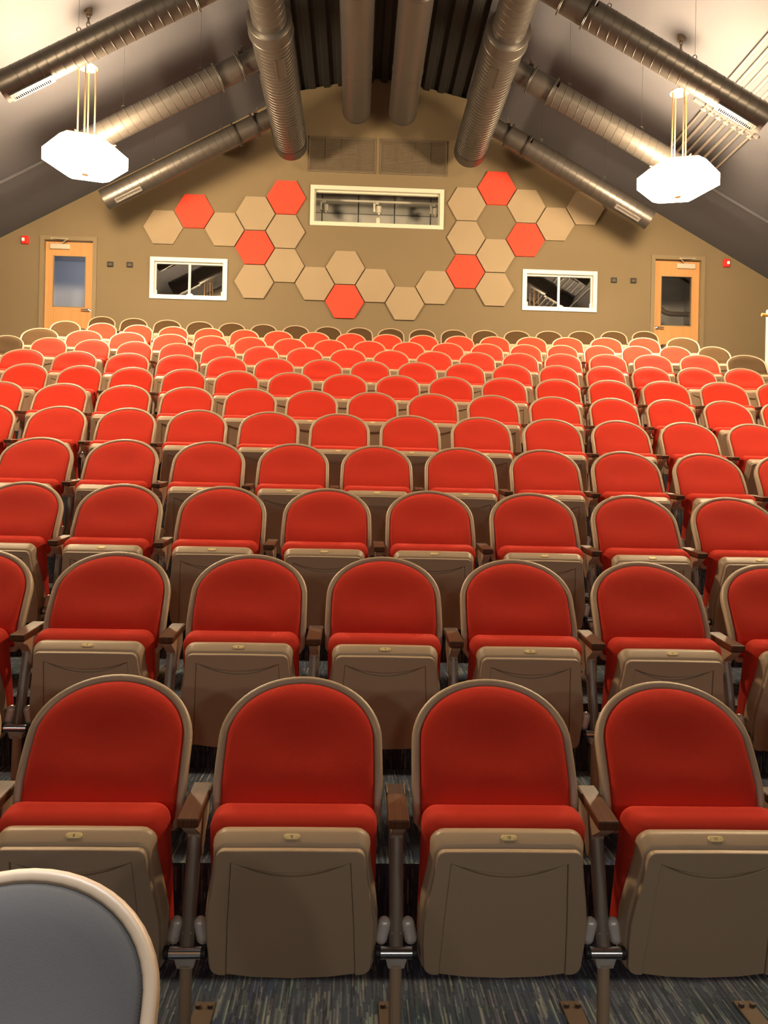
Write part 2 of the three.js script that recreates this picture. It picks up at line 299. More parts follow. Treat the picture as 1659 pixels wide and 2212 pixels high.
// doors; s = 1: handle towards +x
function makeDoor(name, x0, x1, yTop, s, label) {
  const g = new THREE.Group(); g.name = name; g.userData = { kind: 'structure', label }; scene.add(g);
  const y0 = 3.9, z = WALL - 0.02, cx = (x0 + x1) / 2, jw = 0.075;
  part('door_frame', merge(box(jw, yTop - y0 - 0.01, 0.14, x0 - jw / 2 + 0.02, (yTop + y0 - 0.01) / 2, z - 0.02), box(jw, yTop - y0 - 0.01, 0.14, x1 + jw / 2 - 0.02, (yTop + y0 - 0.01) / 2, z - 0.02), box(x1 - x0 + 2 * jw - 0.04, jw, 0.14, cx, yTop + jw / 2 - 0.01, z - 0.02)), M.jamb, g);
  const gw = 0.60, gx = cx, gy0 = EYE + 3.72, gy1 = EYE + 4.68, lx0 = x0 + 0.025, lx1 = x1 - 0.025, ly1 = yTop - 0.02, ly0 = y0 + 0.01;
  const leaf = shapeOf([[lx0, ly0], [lx1, ly0], [lx1, ly1], [lx0, ly1]]); leaf.holes.push(new THREE.Path([[gx - gw / 2, gy0], [gx - gw / 2, gy1], [gx + gw / 2, gy1], [gx + gw / 2, gy0]].map(p => new THREE.Vector2(...p))));
  const lg = new THREE.ExtrudeGeometry(leaf, { depth: 0.045, bevelEnabled: false }); lg.translate(0, 0, z - 0.075);
  const L = part('door_leaf', lg, M.door, g);
  part('pane', box(gw, gy1 - gy0, 0.001, gx, (gy0 + gy1) / 2, z - 0.055), M.glass, L);
  part('glazing_bead', merge(box(0.012, gy1 - gy0, 0.012, gx - gw / 2 + 0.004, (gy0 + gy1) / 2, z - 0.03), box(0.012, gy1 - gy0, 0.012, gx + gw / 2 - 0.004, (gy0 + gy1) / 2, z - 0.03), box(gw, 0.012, 0.012, gx, gy1 - 0.004, z - 0.03), box(gw, 0.012, 0.012, gx, gy0 + 0.004, z - 0.03)), M.jamb, L);
  const hx = s > 0 ? lx1 - 0.065 : lx0 + 0.065, hy = EYE + 3.67;
  const rose = new THREE.CylinderGeometry(0.036, 0.038, 0.02, 20); rose.rotateX(Math.PI / 2); rose.translate(hx, hy, z - 0.02);
  const h = part('handle', merge(rose, rod(V(hx, hy, z - 0.02), V(hx, hy, z + 0.045), 0.014), rod(V(hx + s * 0.012, hy, z + 0.045), V(hx - s * 0.125, hy - 0.005, z + 0.045), 0.013, 12, 0.011)), M.chrome, g); h.userData.label = 'chrome lever handle';
  const kx = cx - s * 0.17 + (s > 0 ? 0 : 0), ky = ly1 - 0.1;
  const c = part('door_closer', box(0.36, 0.095, 0.055, kx, ky, z + 0.0, 0.01), M.closer, g);
  part('closer_arm', merge(rod(V(kx + s * 0.04, ky + 0.05, z + 0.03), V(kx + s * 0.2, ky + 0.085, z + 0.19), 0.01), rod(V(kx + s * 0.2, ky + 0.085, z + 0.19), V(kx - s * 0.13, ky + 0.14, z + 0.05), 0.014), box(0.05, 0.03, 0.03, kx - s * 0.13, ky + 0.14, z + 0.04, 0.006)), M.closer, c);
}
makeDoor('door_1', -5.92, -4.98, EYE + 4.96, 1, 'wooden door with pale blue glass');
makeDoor('door_2', 5.655, 6.595, EYE + 4.99, -1, 'wooden door with dark glass');

// ------------------------------------------------------------------ theatre chairs
function backOutline(n) {
  const pts = [];
  for (let i = 0; i <= n; i++) { const a = Math.PI * (1 - i / n); pts.push([0.24 * Math.cos(a), -0.2 + 0.2 * Math.sin(a)]); }
  for (const p of [[0.2415, -0.26], [0.242, -0.32], [0.241, -0.38], [0.237, -0.425], [0.215, -0.455]]) pts.push(p);
  for (const p of [[0.11, -0.462], [0, -0.463], [-0.11, -0.462]]) pts.push(p);
  for (const p of [[-0.215, -0.455], [-0.237, -0.425], [-0.241, -0.38], [-0.242, -0.32], [-0.2415, -0.26]]) pts.push(p);
  return pts;
}
// the back leans away from the seat and straightens towards its lower edge: surface distance -> height, depth, slant
const LEAN = [[0, 0, 0.56]]; for (let i = 1; i <= 100; i++) { const v = i * 0.005, r = 0.56 * (1 - sm(0.26, 0.46, v)), [y, z] = LEAN[i - 1]; LEAN.push([y - 0.005 * Math.cos(r), z + 0.005 * Math.sin(r), r]); }
const leanAt = v => { const t = Math.min(99.9, Math.max(0, -v / 0.005)), i = Math.floor(t), f = t - i, A = LEAN[i], B = LEAN[i + 1]; return [mix(A[0], B[0], f), mix(A[1], B[1], f), mix(A[2], B[2], f)]; };
function ringsFrom(pts, list, place) { const N = normals2(pts); return list.map(([inset, z, sx = 1]) => pts.map((p, i) => place(p[0] * sx - N[i][0] * inset, p[1] * sx - N[i][1] * inset, z))); }
const backPlace = (x, v, w) => { const [y, z, r] = leanAt(Math.min(v, 0)), q = w + 0.22 * x * x - 0.008; return [x, TOP + y + Math.max(v, 0) + q * Math.sin(r), z + q * Math.cos(r)]; };
function backShell(n) {
  const o = backOutline(n);
  return loft(ringsFrom(o, [[0.03, -0.034], [0.008, -0.032], [0.001, -0.026], [0, -0.018], [0, -0.006], [0.003, 0.001], [0.01, 0.004], [0.018, 0.003], [0.0235, -0.001], [0.0245, -0.012]], backPlace), true, true);
}
function backCushion(n) {
  const o = backOutline(n), N = normals2(o), c = [0, -0.27];
  const inner = o.map((p, i) => [p[0] - N[i][0] * 0.0245, p[1] - N[i][1] * 0.0245]);
  const rings = [];
  const bulge = (x, y) => 0.006 * Math.exp(-(((y + 0.085) / 0.05) ** 2)) * (1 - (x / 0.22) ** 2) - 0.004 * Math.exp(-(((y + 0.22) / 0.07) ** 2)) * (1 - (x / 0.24) ** 2) ;
  for (const [k, z, b] of [[1, -0.012, 0], [1, -0.002, 0], [0.985, 0.005, 0.1], [0.955, 0.010, 0.3], [0.9, 0.014, 0.7], [0.8, 0.0165, 1], [0.65, 0.018, 1], [0.48, 0.019, 1], [0.32, 0.019, 1], [0.17, 0.019, 1], [0.06, 0.019, 1]])
    rings.push(inner.map(p => { const x = c[0] + (p[0] - c[0]) * k, y = c[1] + (p[1] - c[1]) * k; return backPlace(x, y, z + b * bulge(x, y)); }));
  return loft(rings, false, true);
}
// folded seat, in the plane of its pan: u across, v up from the lower edge, w towards the viewer
const SEAT_H = 0.385, SEAT_TILT = 0.213;
function seatPlace(g) { g.rotateX(SEAT_TILT); g.translate(0, 0.281, 0.31); return g; }
function panOutline(n) {
  const half = v => mix(0.217, 0.226, Math.sin(Math.min(1, v / 0.2) * Math.PI / 2)) - 0.03 * sm(0.12, 0.385, v);
  const right = [], m = n;
  for (let i = 0; i <= m; i++) { const a = -Math.PI / 2 + Math.PI / 2 * i / m * 1; right.push([half(0.035) - 0.035 + 0.035 * Math.cos(a), 0.035 + 0.035 * Math.sin(a)]); }
  for (const v of [0.1, 0.16, 0.22, 0.28, 0.33]) right.push([half(v), v]);
  for (let i = 0; i <= m; i++) { const a = Math.PI / 2 * i / m; right.push([half(0.355) - 0.03 + 0.03 * Math.cos(a), 0.355 + 0.03 * Math.sin(a)]); }
  const pts = [[0, -0.008], [0.1, -0.006], ...right, [0.09, 0.3855], [0, 0.386]];
  return [...pts, ...pts.slice(1, -1).reverse().map(p => [-p[0], p[1]])];
}
function seatPan(n, relief) {
  const o = panOutline(n), N = normals2(o);
  const ring = (inset, w) => o.map((p, i) => { const k = inset < 0 ? (p[1] > 0.34 ? 0.3 + 0.7 * Math.max(0, N[i][1]) : 0.3) : 1; return [p[0] - N[i][0] * inset * k, p[1] - N[i][1] * inset * k, w]; });
  const gs = [loft([ring(-0.012, -0.056), ring(-0.0185, -0.05), ring(-0.0195, -0.038), ring(-0.018, -0.028), ring(-0.004, -0.0085), ring(-0.001, -0.004), ring(0.004, -0.0005), ring(0.012, 0)], true, true)];
  if (relief) {
    const s = [], ins = 0.006, up = (v, top) => mix(0.184, 0.168, v / top);
    const oi = o.map((p, i) => [p[0] - N[i][0] * ins, p[1] - N[i][1] * ins]);
    const rightHalf = oi.filter((p, i) => i <= o.length / 2).filter(p => p[0] > 0.173 || p[1] > 0.36);
    s.push([0.172, oi.find(p => p[0] > 0.172)[1]]);
    for (const p of rightHalf) s.push(p);
    for (const p of rightHalf.slice().reverse()) if (p[0] > 0.001) s.push([-p[0], p[1]]);
    s.push([-0.172, s[0][1]]);
    s.push([-0.166, 0.15], [-0.154, 0.344]);
    for (let i = 1; i < 12; i++) { const t = i / 12; s.push([-0.154 + 0.308 * t, 0.344 - 0.030 * (1 - (2 * t - 1) ** 2)]); }
    s.push([0.154, 0.344], [0.166, 0.15]);
    const e = extrude(s, 0.013, 0.003, 2); gs.push(e);
    const q = [[-0.1715, 0.006]]; for (const x of [-0.1, 0, 0.1]) q.push([x, -0.004 - 0.004 * (1 - Math.abs(x) / 0.1)]); q.push([0.1715, 0.006], [0.1655, 0.15], [0.1535, 0.342]);
    for (let i = 11; i > 0; i--) { const t = i / 12; q.push([-0.1535 + 0.307 * t, 0.342 - 0.044 * (1 - (2 * t - 1) ** 2)]); } q.push([-0.1535, 0.342], [-0.1655, 0.15]);
    gs.push(extrude(q, 0.0095, 0.0012, 1));
  }
  return seatPlace(merge(gs));
}
function seatCushion(n) {
  const g = new RoundedBoxGeometry(0.446, 0.42, 0.118, n, 0.045); g.translate(0, 0.212, -0.102); return seatPlace(g);
}
function stadium(w, h, depth) { const s = new THREE.Shape(); s.absarc(w / 2 - h / 2, 0, h / 2, -Math.PI / 2, Math.PI / 2); s.absarc(-w / 2 + h / 2, 0, h / 2, Math.PI / 2, Math.PI * 1.5); return new THREE.ExtrudeGeometry(s, { depth, bevelEnabled: true, bevelSize: 0.001, bevelThickness: 0.001, bevelSegments: 1, curveSegments: 8 }); }
const BEVEL_TILT = -0.95;
function onBevel(g) { g.rotateX(BEVEL_TILT); g.translate(0, 0.3975, -0.0185); return seatPlace(g); }
const ARM_Z0 = 0.115, ARM_Z1 = 0.335;
const G = {};
for (const [k, n] of [['fine', 26], ['coarse', 14]]) {
  G[k] = { shell: backShell(n), cushion: backCushion(n), pan: seatPan(k === 'fine' ? 6 : 3, k === 'fine'), seat: seatCushion(k === 'fine' ? 4 : 2) };
}
G.coarse.pan = seatPan(3, true);
G.plate = onBevel(stadium(0.04, 0.0125, 0.001));
{
  const screws = [-0.0155, 0.0155].map(x => { const c = new THREE.CylinderGeometry(0.0022, 0.0022, 0.003, 8); c.rotateX(Math.PI / 2); c.translate(x, 0, 0.002); return c; });
  G.plate = merge(G.plate, onBevel(merge(screws)));
  const arm = box(0.058, 0.027, ARM_Z1 - ARM_Z0, 0, 0, 0, 0.006); arm.rotateX(0.10); arm.translate(0, 0.699, (ARM_Z0 + ARM_Z1) / 2);
  { const p = arm.attributes.position, uv = arm.attributes.uv; for (let i = 0; i < p.count; i++) uv.setXY(i, p.getX(i) * 3, p.getZ(i) * 1.2); }
  G.arm = arm;
  const br = extrude([[0.115, 0.694], [0.325, 0.672], [0.305, 0.657], [0.25, 0.625], [0.225, 0.585], [0.215, 0.55], [0.195, 0.55], [0.16, 0.6], [0.115, 0.635]], 0.03, 0.003, 1); br.rotateY(-Math.PI / 2); br.translate(0.015, 0, 0);
  G.bracket = br;
  const post = rod(V(0, 0.35, 0.305), V(0, 0.675, 0.21), 0.019, 18, 0.0205);
  G.post = merge(post);
  G.leg = merge(rod(V(0, 0.325, 0.31), V(0, 0.0, 0.325), 0.017, 16, 0.0165), box(0.05, 0.04, 0.045, 0, 0.318, 0.308, 0.012));
  G.foot = merge(box(0.062, 0.008, 0.40, 0, 0.004, 0.2, 0.003), box(0.035, 0.02, 0.05, 0, 0.014, 0.31, 0.006), ...[[-0.018, 0.03], [0.018, 0.03]].map(([x, z]) => { const c = new THREE.CylinderGeometry(0.009, 0.009, 0.012, 6); c.translate(x, 0.012, z); return c; }));
  const bar = new THREE.CylinderGeometry(0.0155, 0.0155, 0.084, 20); bar.rotateZ(Math.PI / 2); bar.translate(0, 0.343, 0.325); G.bar = bar;
  const cap = [-1, 1].map(s => { const c = new THREE.CylinderGeometry(0.0175, 0.0175, 0.012, 18); c.rotateZ(Math.PI / 2); c.translate(s * 0.048, 0.341, 0.321); return c; }); G.cap = cap;
  const under = new THREE.CylinderGeometry(0.028, 0.02, 0.035, 4, 1); under.rotateY(Math.PI / 4); under.scale(1.5, 1, 1); under.translate(0, 0.321, 0.315); G.saddle = merge(under, box(0.03, 0.05, 0.02, 0, 0.368, 0.302, 0.008));
  const kn = [-1, 1].map(s => { const c = new THREE.CapsuleGeometry(0.0185, 0.038, 6, 14); c.rotateZ(s * 0.22); c.translate(s * 0.036, 0.385, 0.29); return c; }); G.hinge = kn.map(k => merge(k));
}
function standard(x, root, fine) {                     // the armrest with its post, between two seats
  const at = (n, g, m, p = root) => { const o = part(n, g, m, p); if (p === root) o.position.x = x; return o; };
  const a = at('armrest', G.arm, M.arm); if (fine) at('bracket', G.bracket, M.plastic, a); else at('bracket', G.bracket, M.plastic, a);
  const p = at('post', G.post, M.metal);
  const l = at('leg', G.leg, M.plastic); at('foot', G.foot, M.iron, l);
  if (fine) { const b = at('pivot_bar', G.bar, M.chrome); for (const c of G.cap) at('end_cap', c, M.black, b); at('saddle', G.saddle, M.knuckle, b); at('hinge', G.hinge[0], M.knuckle); at('hinge', G.hinge[1], M.knuckle); }
}
const font = await new FontLoader().loadAsync('fonts/droid/droid_sans_regular.typeface.json');
function chairProto(fine, fabric) {
  const g = new THREE.Group(), q = fine ? G.fine : G.coarse;
  part('back_shell', q.shell, M.plastic, g); part('back_cushion', q.cushion, fabric, g);
  part('seat_cushion', q.seat, fabric, g); part('seat_pan', q.pan, M.plastic, g);
  part('number_plate', G.plate, M.gold, g).userData.label = 'small gold number plate';
  standard(0.281, g, fine);
  return g;
}
const protos = {};
const ORD = ['first', 'second', 'third', 'fourth', 'fifth', 'sixth', 'seventh', 'eighth', 'ninth', 'tenth', 'eleventh', 'twelfth', 'last'];
function addChair(x, y, z, turn, scaleX, fineRow, grey, label, group, number, leftToo) {
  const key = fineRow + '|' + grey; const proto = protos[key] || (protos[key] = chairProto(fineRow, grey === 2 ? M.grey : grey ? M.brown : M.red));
  const c = proto.clone(); c.name = numbered('theatre_chair'); c.position.set(x, y, z); c.rotation.y = turn; c.scale.x = scaleX;
  c.userData = { label, category: 'chair', group }; scene.add(c);
  if (leftToo) standard(-0.281, c, fineRow);
  if (number) {
    const t = new TextGeometry(String(number), { font, size: 0.0068, depth: 0.0006, curveSegments: 4 }); t.computeBoundingBox(); const b = t.boundingBox; t.translate(-(b.max.x + b.min.x) / 2, -(b.max.y + b.min.y) / 2, 0.0019);
    part('digits', onBevel(t), M.ink, c.children.find(o => o.name === 'number_plate'));
  }
  return c;
}
const WORD = ['no', 'one', 'two', 'three', 'four', 'five', 'six', 'seven', 'eight', 'nine'];
const NUM = { 0: { 2: 8, 3: 9, 4: 10, 5: 11 }, 1: { 2: 7, 3: 8, 4: 9, 5: 10, 6: 11 } };
ROWS.forEach((r, i) => {
  const S = r[3], n = S.length, y = rowFloor(r);
  S.forEach((s, j) => {
    const sp = j === 0 ? S[1] - S[0] : j === n - 1 ? S[n - 1] - S[n - 2] : (S[j + 1] - S[j - 1]) / 2;
    const [x, z, turn] = rowPoint(r, s), last = i === 11;
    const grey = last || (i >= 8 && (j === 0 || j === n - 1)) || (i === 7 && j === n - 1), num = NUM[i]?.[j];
    const row = last ? 'last row below the gable wall' : `${ORD[i + 1]} row from the front`;
    let label, group = grey ? 'brown theatre chairs at the rim of the seating' : `red theatre chairs, ${ORD[i + 1]} row`;
    const near = j < n / 2, k = near ? j : n - 1 - j, door = near ? 'pale-glass' : 'dark-glass';
    if (last) {
      label = k === 0 ? `brown theatre chair ending the last row beside the ${door} door` : `brown theatre chair in the last row, ${ORD[k]} from its ${door} door end`; group = 'brown theatre chairs, last row';
    } else if (grey) label = `brown theatre chair ending the ${row} on the ${door} door side`;
    else if (num) label = `red folding theatre chair with gold number plate ${num} in the ${ORD[i + 1]} row`;
    else if (i >= 8) label = `red theatre chair, ${ORD[i + 1]} row, ${k === 1 ? 'next to' : ORD[k] + ' from'} the brown end chair by ${door} door`;
    else {                                              // lined up with the numbered seats of the second and third rows
      const ref = ROWS[i % 2][3], nm = NUM[i % 2], ks = Object.keys(nm).map(Number), best = ks.reduce((a, b) => Math.abs(ref[b] - s) < Math.abs(ref[a] - s) ? b : a), off = Math.round((s - ref[best]) / 0.562);
      label = off === 0 ? `red theatre chair, ${ORD[i + 1]} row, in line behind ${ORD[i % 2 + 1]}-row seat ${nm[best]}` : `red theatre chair, ${ORD[i + 1]} row, ${WORD[Math.abs(off)]} beyond the line of seat ${nm[best]}, ${off < 0 ? 'pale-glass' : 'dark-glass'} door side`;
      if (i < 2) label = `red theatre chair in the ${ORD[i + 1]} row, ${WORD[Math.abs(off)]} beyond seat ${nm[best]}, ${off < 0 ? 'pale-glass' : 'dark-glass'} door side`;
    }
    addChair(x, y, z, turn, sp / 0.562, i < 6, grey, label, group, num, j === 0);
  });
});
addChair(-0.535, EYE - 0.617 - TOP, -1.33, 0.0, 1, true, 2, 'grey theatre chair alone in the front row before the red seats', 'front row seat', null, true);

// ------------------------------------------------------------------ hexagonal wall panels
{
  const HX = [[0, 0], [1, 1], [2, 0], [3, 1], [4, 2], [4, 0], [3, -1], [4, -2], [3, -3], [5, -3], [6, -2], [6, -4], [7, -3], [8, -4], [9, -3], [10, -2], [10, 0], [10, 2], [11, 3], [12, 2], [12, 0], [11, -1], [11, -3], [13, 1], [14, 2]];
  const RED = new Set([1, 4, 6, 11, 15, 18, 20]);
  const LB = ['tan hexagonal panel ending the chain on the pale-glass door side', 'red hexagonal panel near the end of the chain, pale-glass door side', 'tan hexagonal panel just above the sliding window by the pale-glass door', 'tan hexagonal panel atop a red one, pale-glass door side of wide window', 'red hexagonal panel beside the wide window, topmost on pale-glass door side', 'tan hexagonal panel directly below the red panel beside the wide window', 'red hexagonal panel between two tan ones, right by the pale-side sliding window', 'tan hexagonal panel third below the wide window end, pale-glass door side', 'tan hexagonal panel lowest beside the pale-side sliding window', 'tan hexagonal panel between the pale-side stack and the lowest red panel', 'tan hexagonal panel directly above the lowest red panel', 'red hexagonal panel lowest of all, over the last row', 'tan hexagonal panel between the lowest red and the lowest tan panel', 'tan hexagonal panel lowest of all, over the last row', 'tan hexagonal panel between the lowest tan and a red panel', 'red hexagonal panel below two stacked tan ones, dark-glass door side', 'tan hexagonal panel directly above a red one, dark-glass side of wide window', 'tan hexagonal panel beside the wide window end, dark-glass door side', 'red hexagonal panel highest of all, below the duct', 'tan hexagonal panel directly above a red one, dark-glass door side', 'red hexagonal panel above the dark-side sliding window', 'tan hexagonal panel between two red ones, dark-glass door side', 'tan hexagonal panel lowest beside the dark-side sliding window', 'tan hexagonal panel second last in the chain, dark-glass door side', 'tan hexagonal panel ending the chain, half shadowed below the duct'];
  const R = 0.369, pts = [...Array(6)].map((_, i) => [R * Math.cos(i * Math.PI / 3), R * 0.982 * Math.sin(i * Math.PI / 3)]);
  const g = extrude(pts, 0.034, 0.006, 2);
  HX.forEach(([c, h], i) => {
    const m = shade(new THREE.Mesh(g, RED.has(i) ? M.hexRed : M.hexTan)); m.name = numbered('hexagonal_panel'); m.position.set(-3.704 + 0.571 * c, EYE + 5.253 + 0.322 * h, WALL + 0.004);
    m.userData = { label: LB[i], category: 'wall panel', group: 'hexagonal wall panels' }; scene.add(m);
  });
}
// louvred grilles above the wide window
for (const [x0, x1, lb] of [[-1.0, 0.245, 'brown louvred grille above the wide window, pale-glass door side'], [0.345, 1.6, 'brown louvred grille above the wide window, dark-glass door side']]) {
  const y0 = EYE + 6.43, y1 = EYE + 7.07, w = x1 - x0, h = y1 - y0, g = thing('louvred_grille', lb, 'grille', [(x0 + x1) / 2, (y0 + y1) / 2, WALL], 0, 'louvred grilles');
  const f = 0.03; part('frame', merge(box(w + 0.03, f, 0.02, 0, h / 2, 0.01, 0.004), box(w + 0.03, f, 0.02, 0, -h / 2, 0.01, 0.004), box(f, h, 0.02, -w / 2, 0, 0.01, 0.004), box(f, h, 0.02, w / 2, 0, 0.01, 0.004)), M.louver, g);
  part('backing', box(w, h, 0.004, 0, 0, 0.002), M.louver, g);
  for (let i = 1; i < 4; i++) part('mullion', box(0.012, h, 0.014, -w / 2 + w * i / 4, 0, 0.012), M.louver, g);
  const sl = []; for (let j = 0; j < 24; j++) { const b = box(w - 0.02, 0.021, 0.003, 0, 0, 0); b.rotateX(-0.75); b.translate(0, -h / 2 + h * (j + 0.5) / 24, 0.011); sl.push(b); }
  part('louvres', merge(sl), M.louver, g).userData.kind = 'stuff';
}
// fire alarm strobes and small wall plates
for (const [x, y, s, lb] of [[-6.247, EYE + 4.927, -1, 'red fire alarm strobe on the wall beside the pale-glass door'], [7.063, EYE + 4.942, 1, 'red fire alarm strobe on the wall beside the dark-glass door']]) {
  const g = thing('fire_alarm', lb, 'fire alarm', [x, y, WALL], 0, 'fire alarm strobes');
  part('housing', box(0.125, 0.15, 0.055, 0, 0, 0.027, 0.012), M.alarm, g);
  part('strobe_lens', box(0.05, 0.06, 0.025, s * 0.025, 0.0, 0.06, 0.008), M.lens, g);
}
for (const [x, y, lb] of [[-4.676, 4.531, 'small black wall box nearer the pale-glass door'], [-4.316, 4.535, 'small black wall box nearer the sliding window, pale-glass side'], [4.878, 4.546, 'small black wall box nearer the sliding window, dark-glass side'], [5.257, 4.55, 'small black wall box nearer the dark-glass door']]) {
  const g = thing('wall_box', lb, 'wall box', [x, EYE + y, WALL], 0, 'small black wall boxes');
  part('cover', box(0.115, 0.1, 0.025, 0, 0, 0.012, 0.008), M.black, g);
  part('socket', box(0.07, 0.045, 0.012, 0, -0.005, 0.026, 0.004), M.iron, g);
}
// handrail by the side aisle
{
  const g = thing('handrail', 'wooden handrail on a cream post by the dark-glass door aisle', 'handrail', [6.0, rowFloor(ROWS[9]), -11.0]);
  const y = EYE + 2.975 - rowFloor(ROWS[9]);
  part('post', box(0.09, y + 0.1, 0.09, 0, (y + 0.1) / 2, 0, 0.012), M.cream, g);
  part('rail', rod(V(-0.17, y, 0.08), V(1.4, y - 0.12, 0.08), 0.024, 14), M.rail, g);
  part('bracket', merge(rod(V(0, y - 0.07, 0.04), V(0, y - 0.015, 0.08), 0.01), box(0.05, 0.05, 0.015, 0, y - 0.08, 0.045, 0.004)), M.steel, g);
  part('post', box(0.09, y, 0.09, 1.35, y / 2, 0, 0.012), M.cream, g);
}

// ------------------------------------------------------------------ ducts
function spiral(r, L, pitch, seg = 40, ridge = 0.0042) {           // along +y, helical lock seam
  const p = [], n = Math.round(L / pitch); for (let i = 0; i < n; i++) { const y = i * pitch; p.push(new THREE.Vector2(r, y), new THREE.Vector2(r, y + pitch - 0.012), new THREE.Vector2(r + ridge, y + pitch - 0.009), new THREE.Vector2(r + ridge, y + pitch - 0.003)); }
  p.push(new THREE.Vector2(r, n * pitch));
  const g = new THREE.LatheGeometry(p, seg), a = g.attributes.position, nn = p.length;
  for (let i = 0; i <= seg; i++) for (let j = 0; j < nn; j++) { const k = i * nn + j; a.setY(k, Math.min(L, Math.max(0, a.getY(k) - pitch * 0.5 + pitch * i / seg))); }
  return toCreasedNormals(g, 0.4);
}
const lathe = (pts, seg = 40) => new THREE.LatheGeometry(pts.map(p => new THREE.Vector2(...p)), seg);
const alongZ = g => g.rotateX(-Math.PI / 2);           // +y becomes -z
const DUCT_Y = EYE + 6.58;
for (const s of [-1, 1]) {
  const side = s < 0 ? 'pale-glass' : 'dark-glass';
  const g = thing('main_duct', `large round bronze duct with flared collar, ${side} door side of ridge`, 'duct', [AXIS + s * 1.62, DUCT_Y, 0], 0, 'main ducts');
  const zA = 4.5, zC = -10.55, zE = -13.9;
  const near = alongZ(spiral(0.235, zA - zC + 0.1, 0.14)); near.translate(0, 0, zA); part('near_section', near, M.duct, g);
  const collar = alongZ(lathe([[0.236, -0.12], [0.30, -0.10], [0.305, -0.08], [0.30, 0.12], [0.31, 0.13], [0.318, 0.15], [0.31, 0.17], [0.295, 0.18]], 48)); collar.translate(0, 0, zC + 0.1); part('collar', collar, M.duct, g);
  const far = alongZ(spiral(0.288, zC - zE, 0.085)); far.translate(0, 0, zC); part('far_section', far, M.duct, g);
  const cap = alongZ(lathe([[0.292, -0.25], [0.292, 0], [0.285, 0.008], [0.0001, 0.008]], 48)); cap.translate(0, 0, zE); part('end_cap', cap, M.duct, g);
  for (const zz of [-11.05, -12.95]) {                  // flat access strips on the underside
    const b = merge(box(0.018, 0.02, 0.46, -0.065, -0.29, 0, 0.004), box(0.018, 0.02, 0.46, 0.065, -0.29, 0, 0.004), box(0.12, 0.012, 0.46, 0, -0.29, 0, 0.004)); b.rotateZ(-s * 0.35); b.translate(0, 0, zz); part('access_panel', b, M.duct, g);
  }
  for (const z of [-2, -7.5, -12]) { const y1 = ceilY(AXIS + s * 1.72) - DUCT_Y; part('hanger', rod(V(s * 0.1, 0.22, z), V(s * 0.1, y1, z), 0.006, 6), M.steel, g); }
}
for (const s of [-1, 1]) {
  const g = thing('centre_duct', `plain round bronze duct under the ridge, ${s < 0 ? 'pale-glass' : 'dark-glass'} door side`, 'duct', [0.28 + s * 0.395, EYE + 6.88, 0], 0, 'centre ducts');
  const zA = 4.5, zE = -13.2;
  const tube = alongZ(new THREE.CylinderGeometry(0.238, 0.238, zA - zE, 44, 1, true)); tube.translate(0, 0, (zA + zE) / 2); part('tube', tube, M.duct, g);
  for (const [z, w] of [[-1, 0.006], [-5.5, 0.006], [-9.98, 0.009], [-11.9, 0.004]]) { const c = alongZ(lathe([[0.238, -0.025], [0.238 + w, -0.018], [0.238 + w, 0.0], [0.238 + 2 * w, 0.006], [0.238 + w, 0.018], [0.238, 0.022]], 44)); c.translate(0, 0, z); part('joint_ring', c, M.duct, g); }
  const cap = alongZ(lathe([[0.241, -0.02], [0.241, 0], [0.235, 0.006], [0.0001, 0.006]], 44)); cap.translate(0, 0, zE); part('end_cap', cap, M.duct, g);
  for (const z of [-3, -8.5, -12.6]) part('hanger', rod(V(0, 0.23, z), V(0, 1.22, z), 0.006, 6), M.steel, g);
}
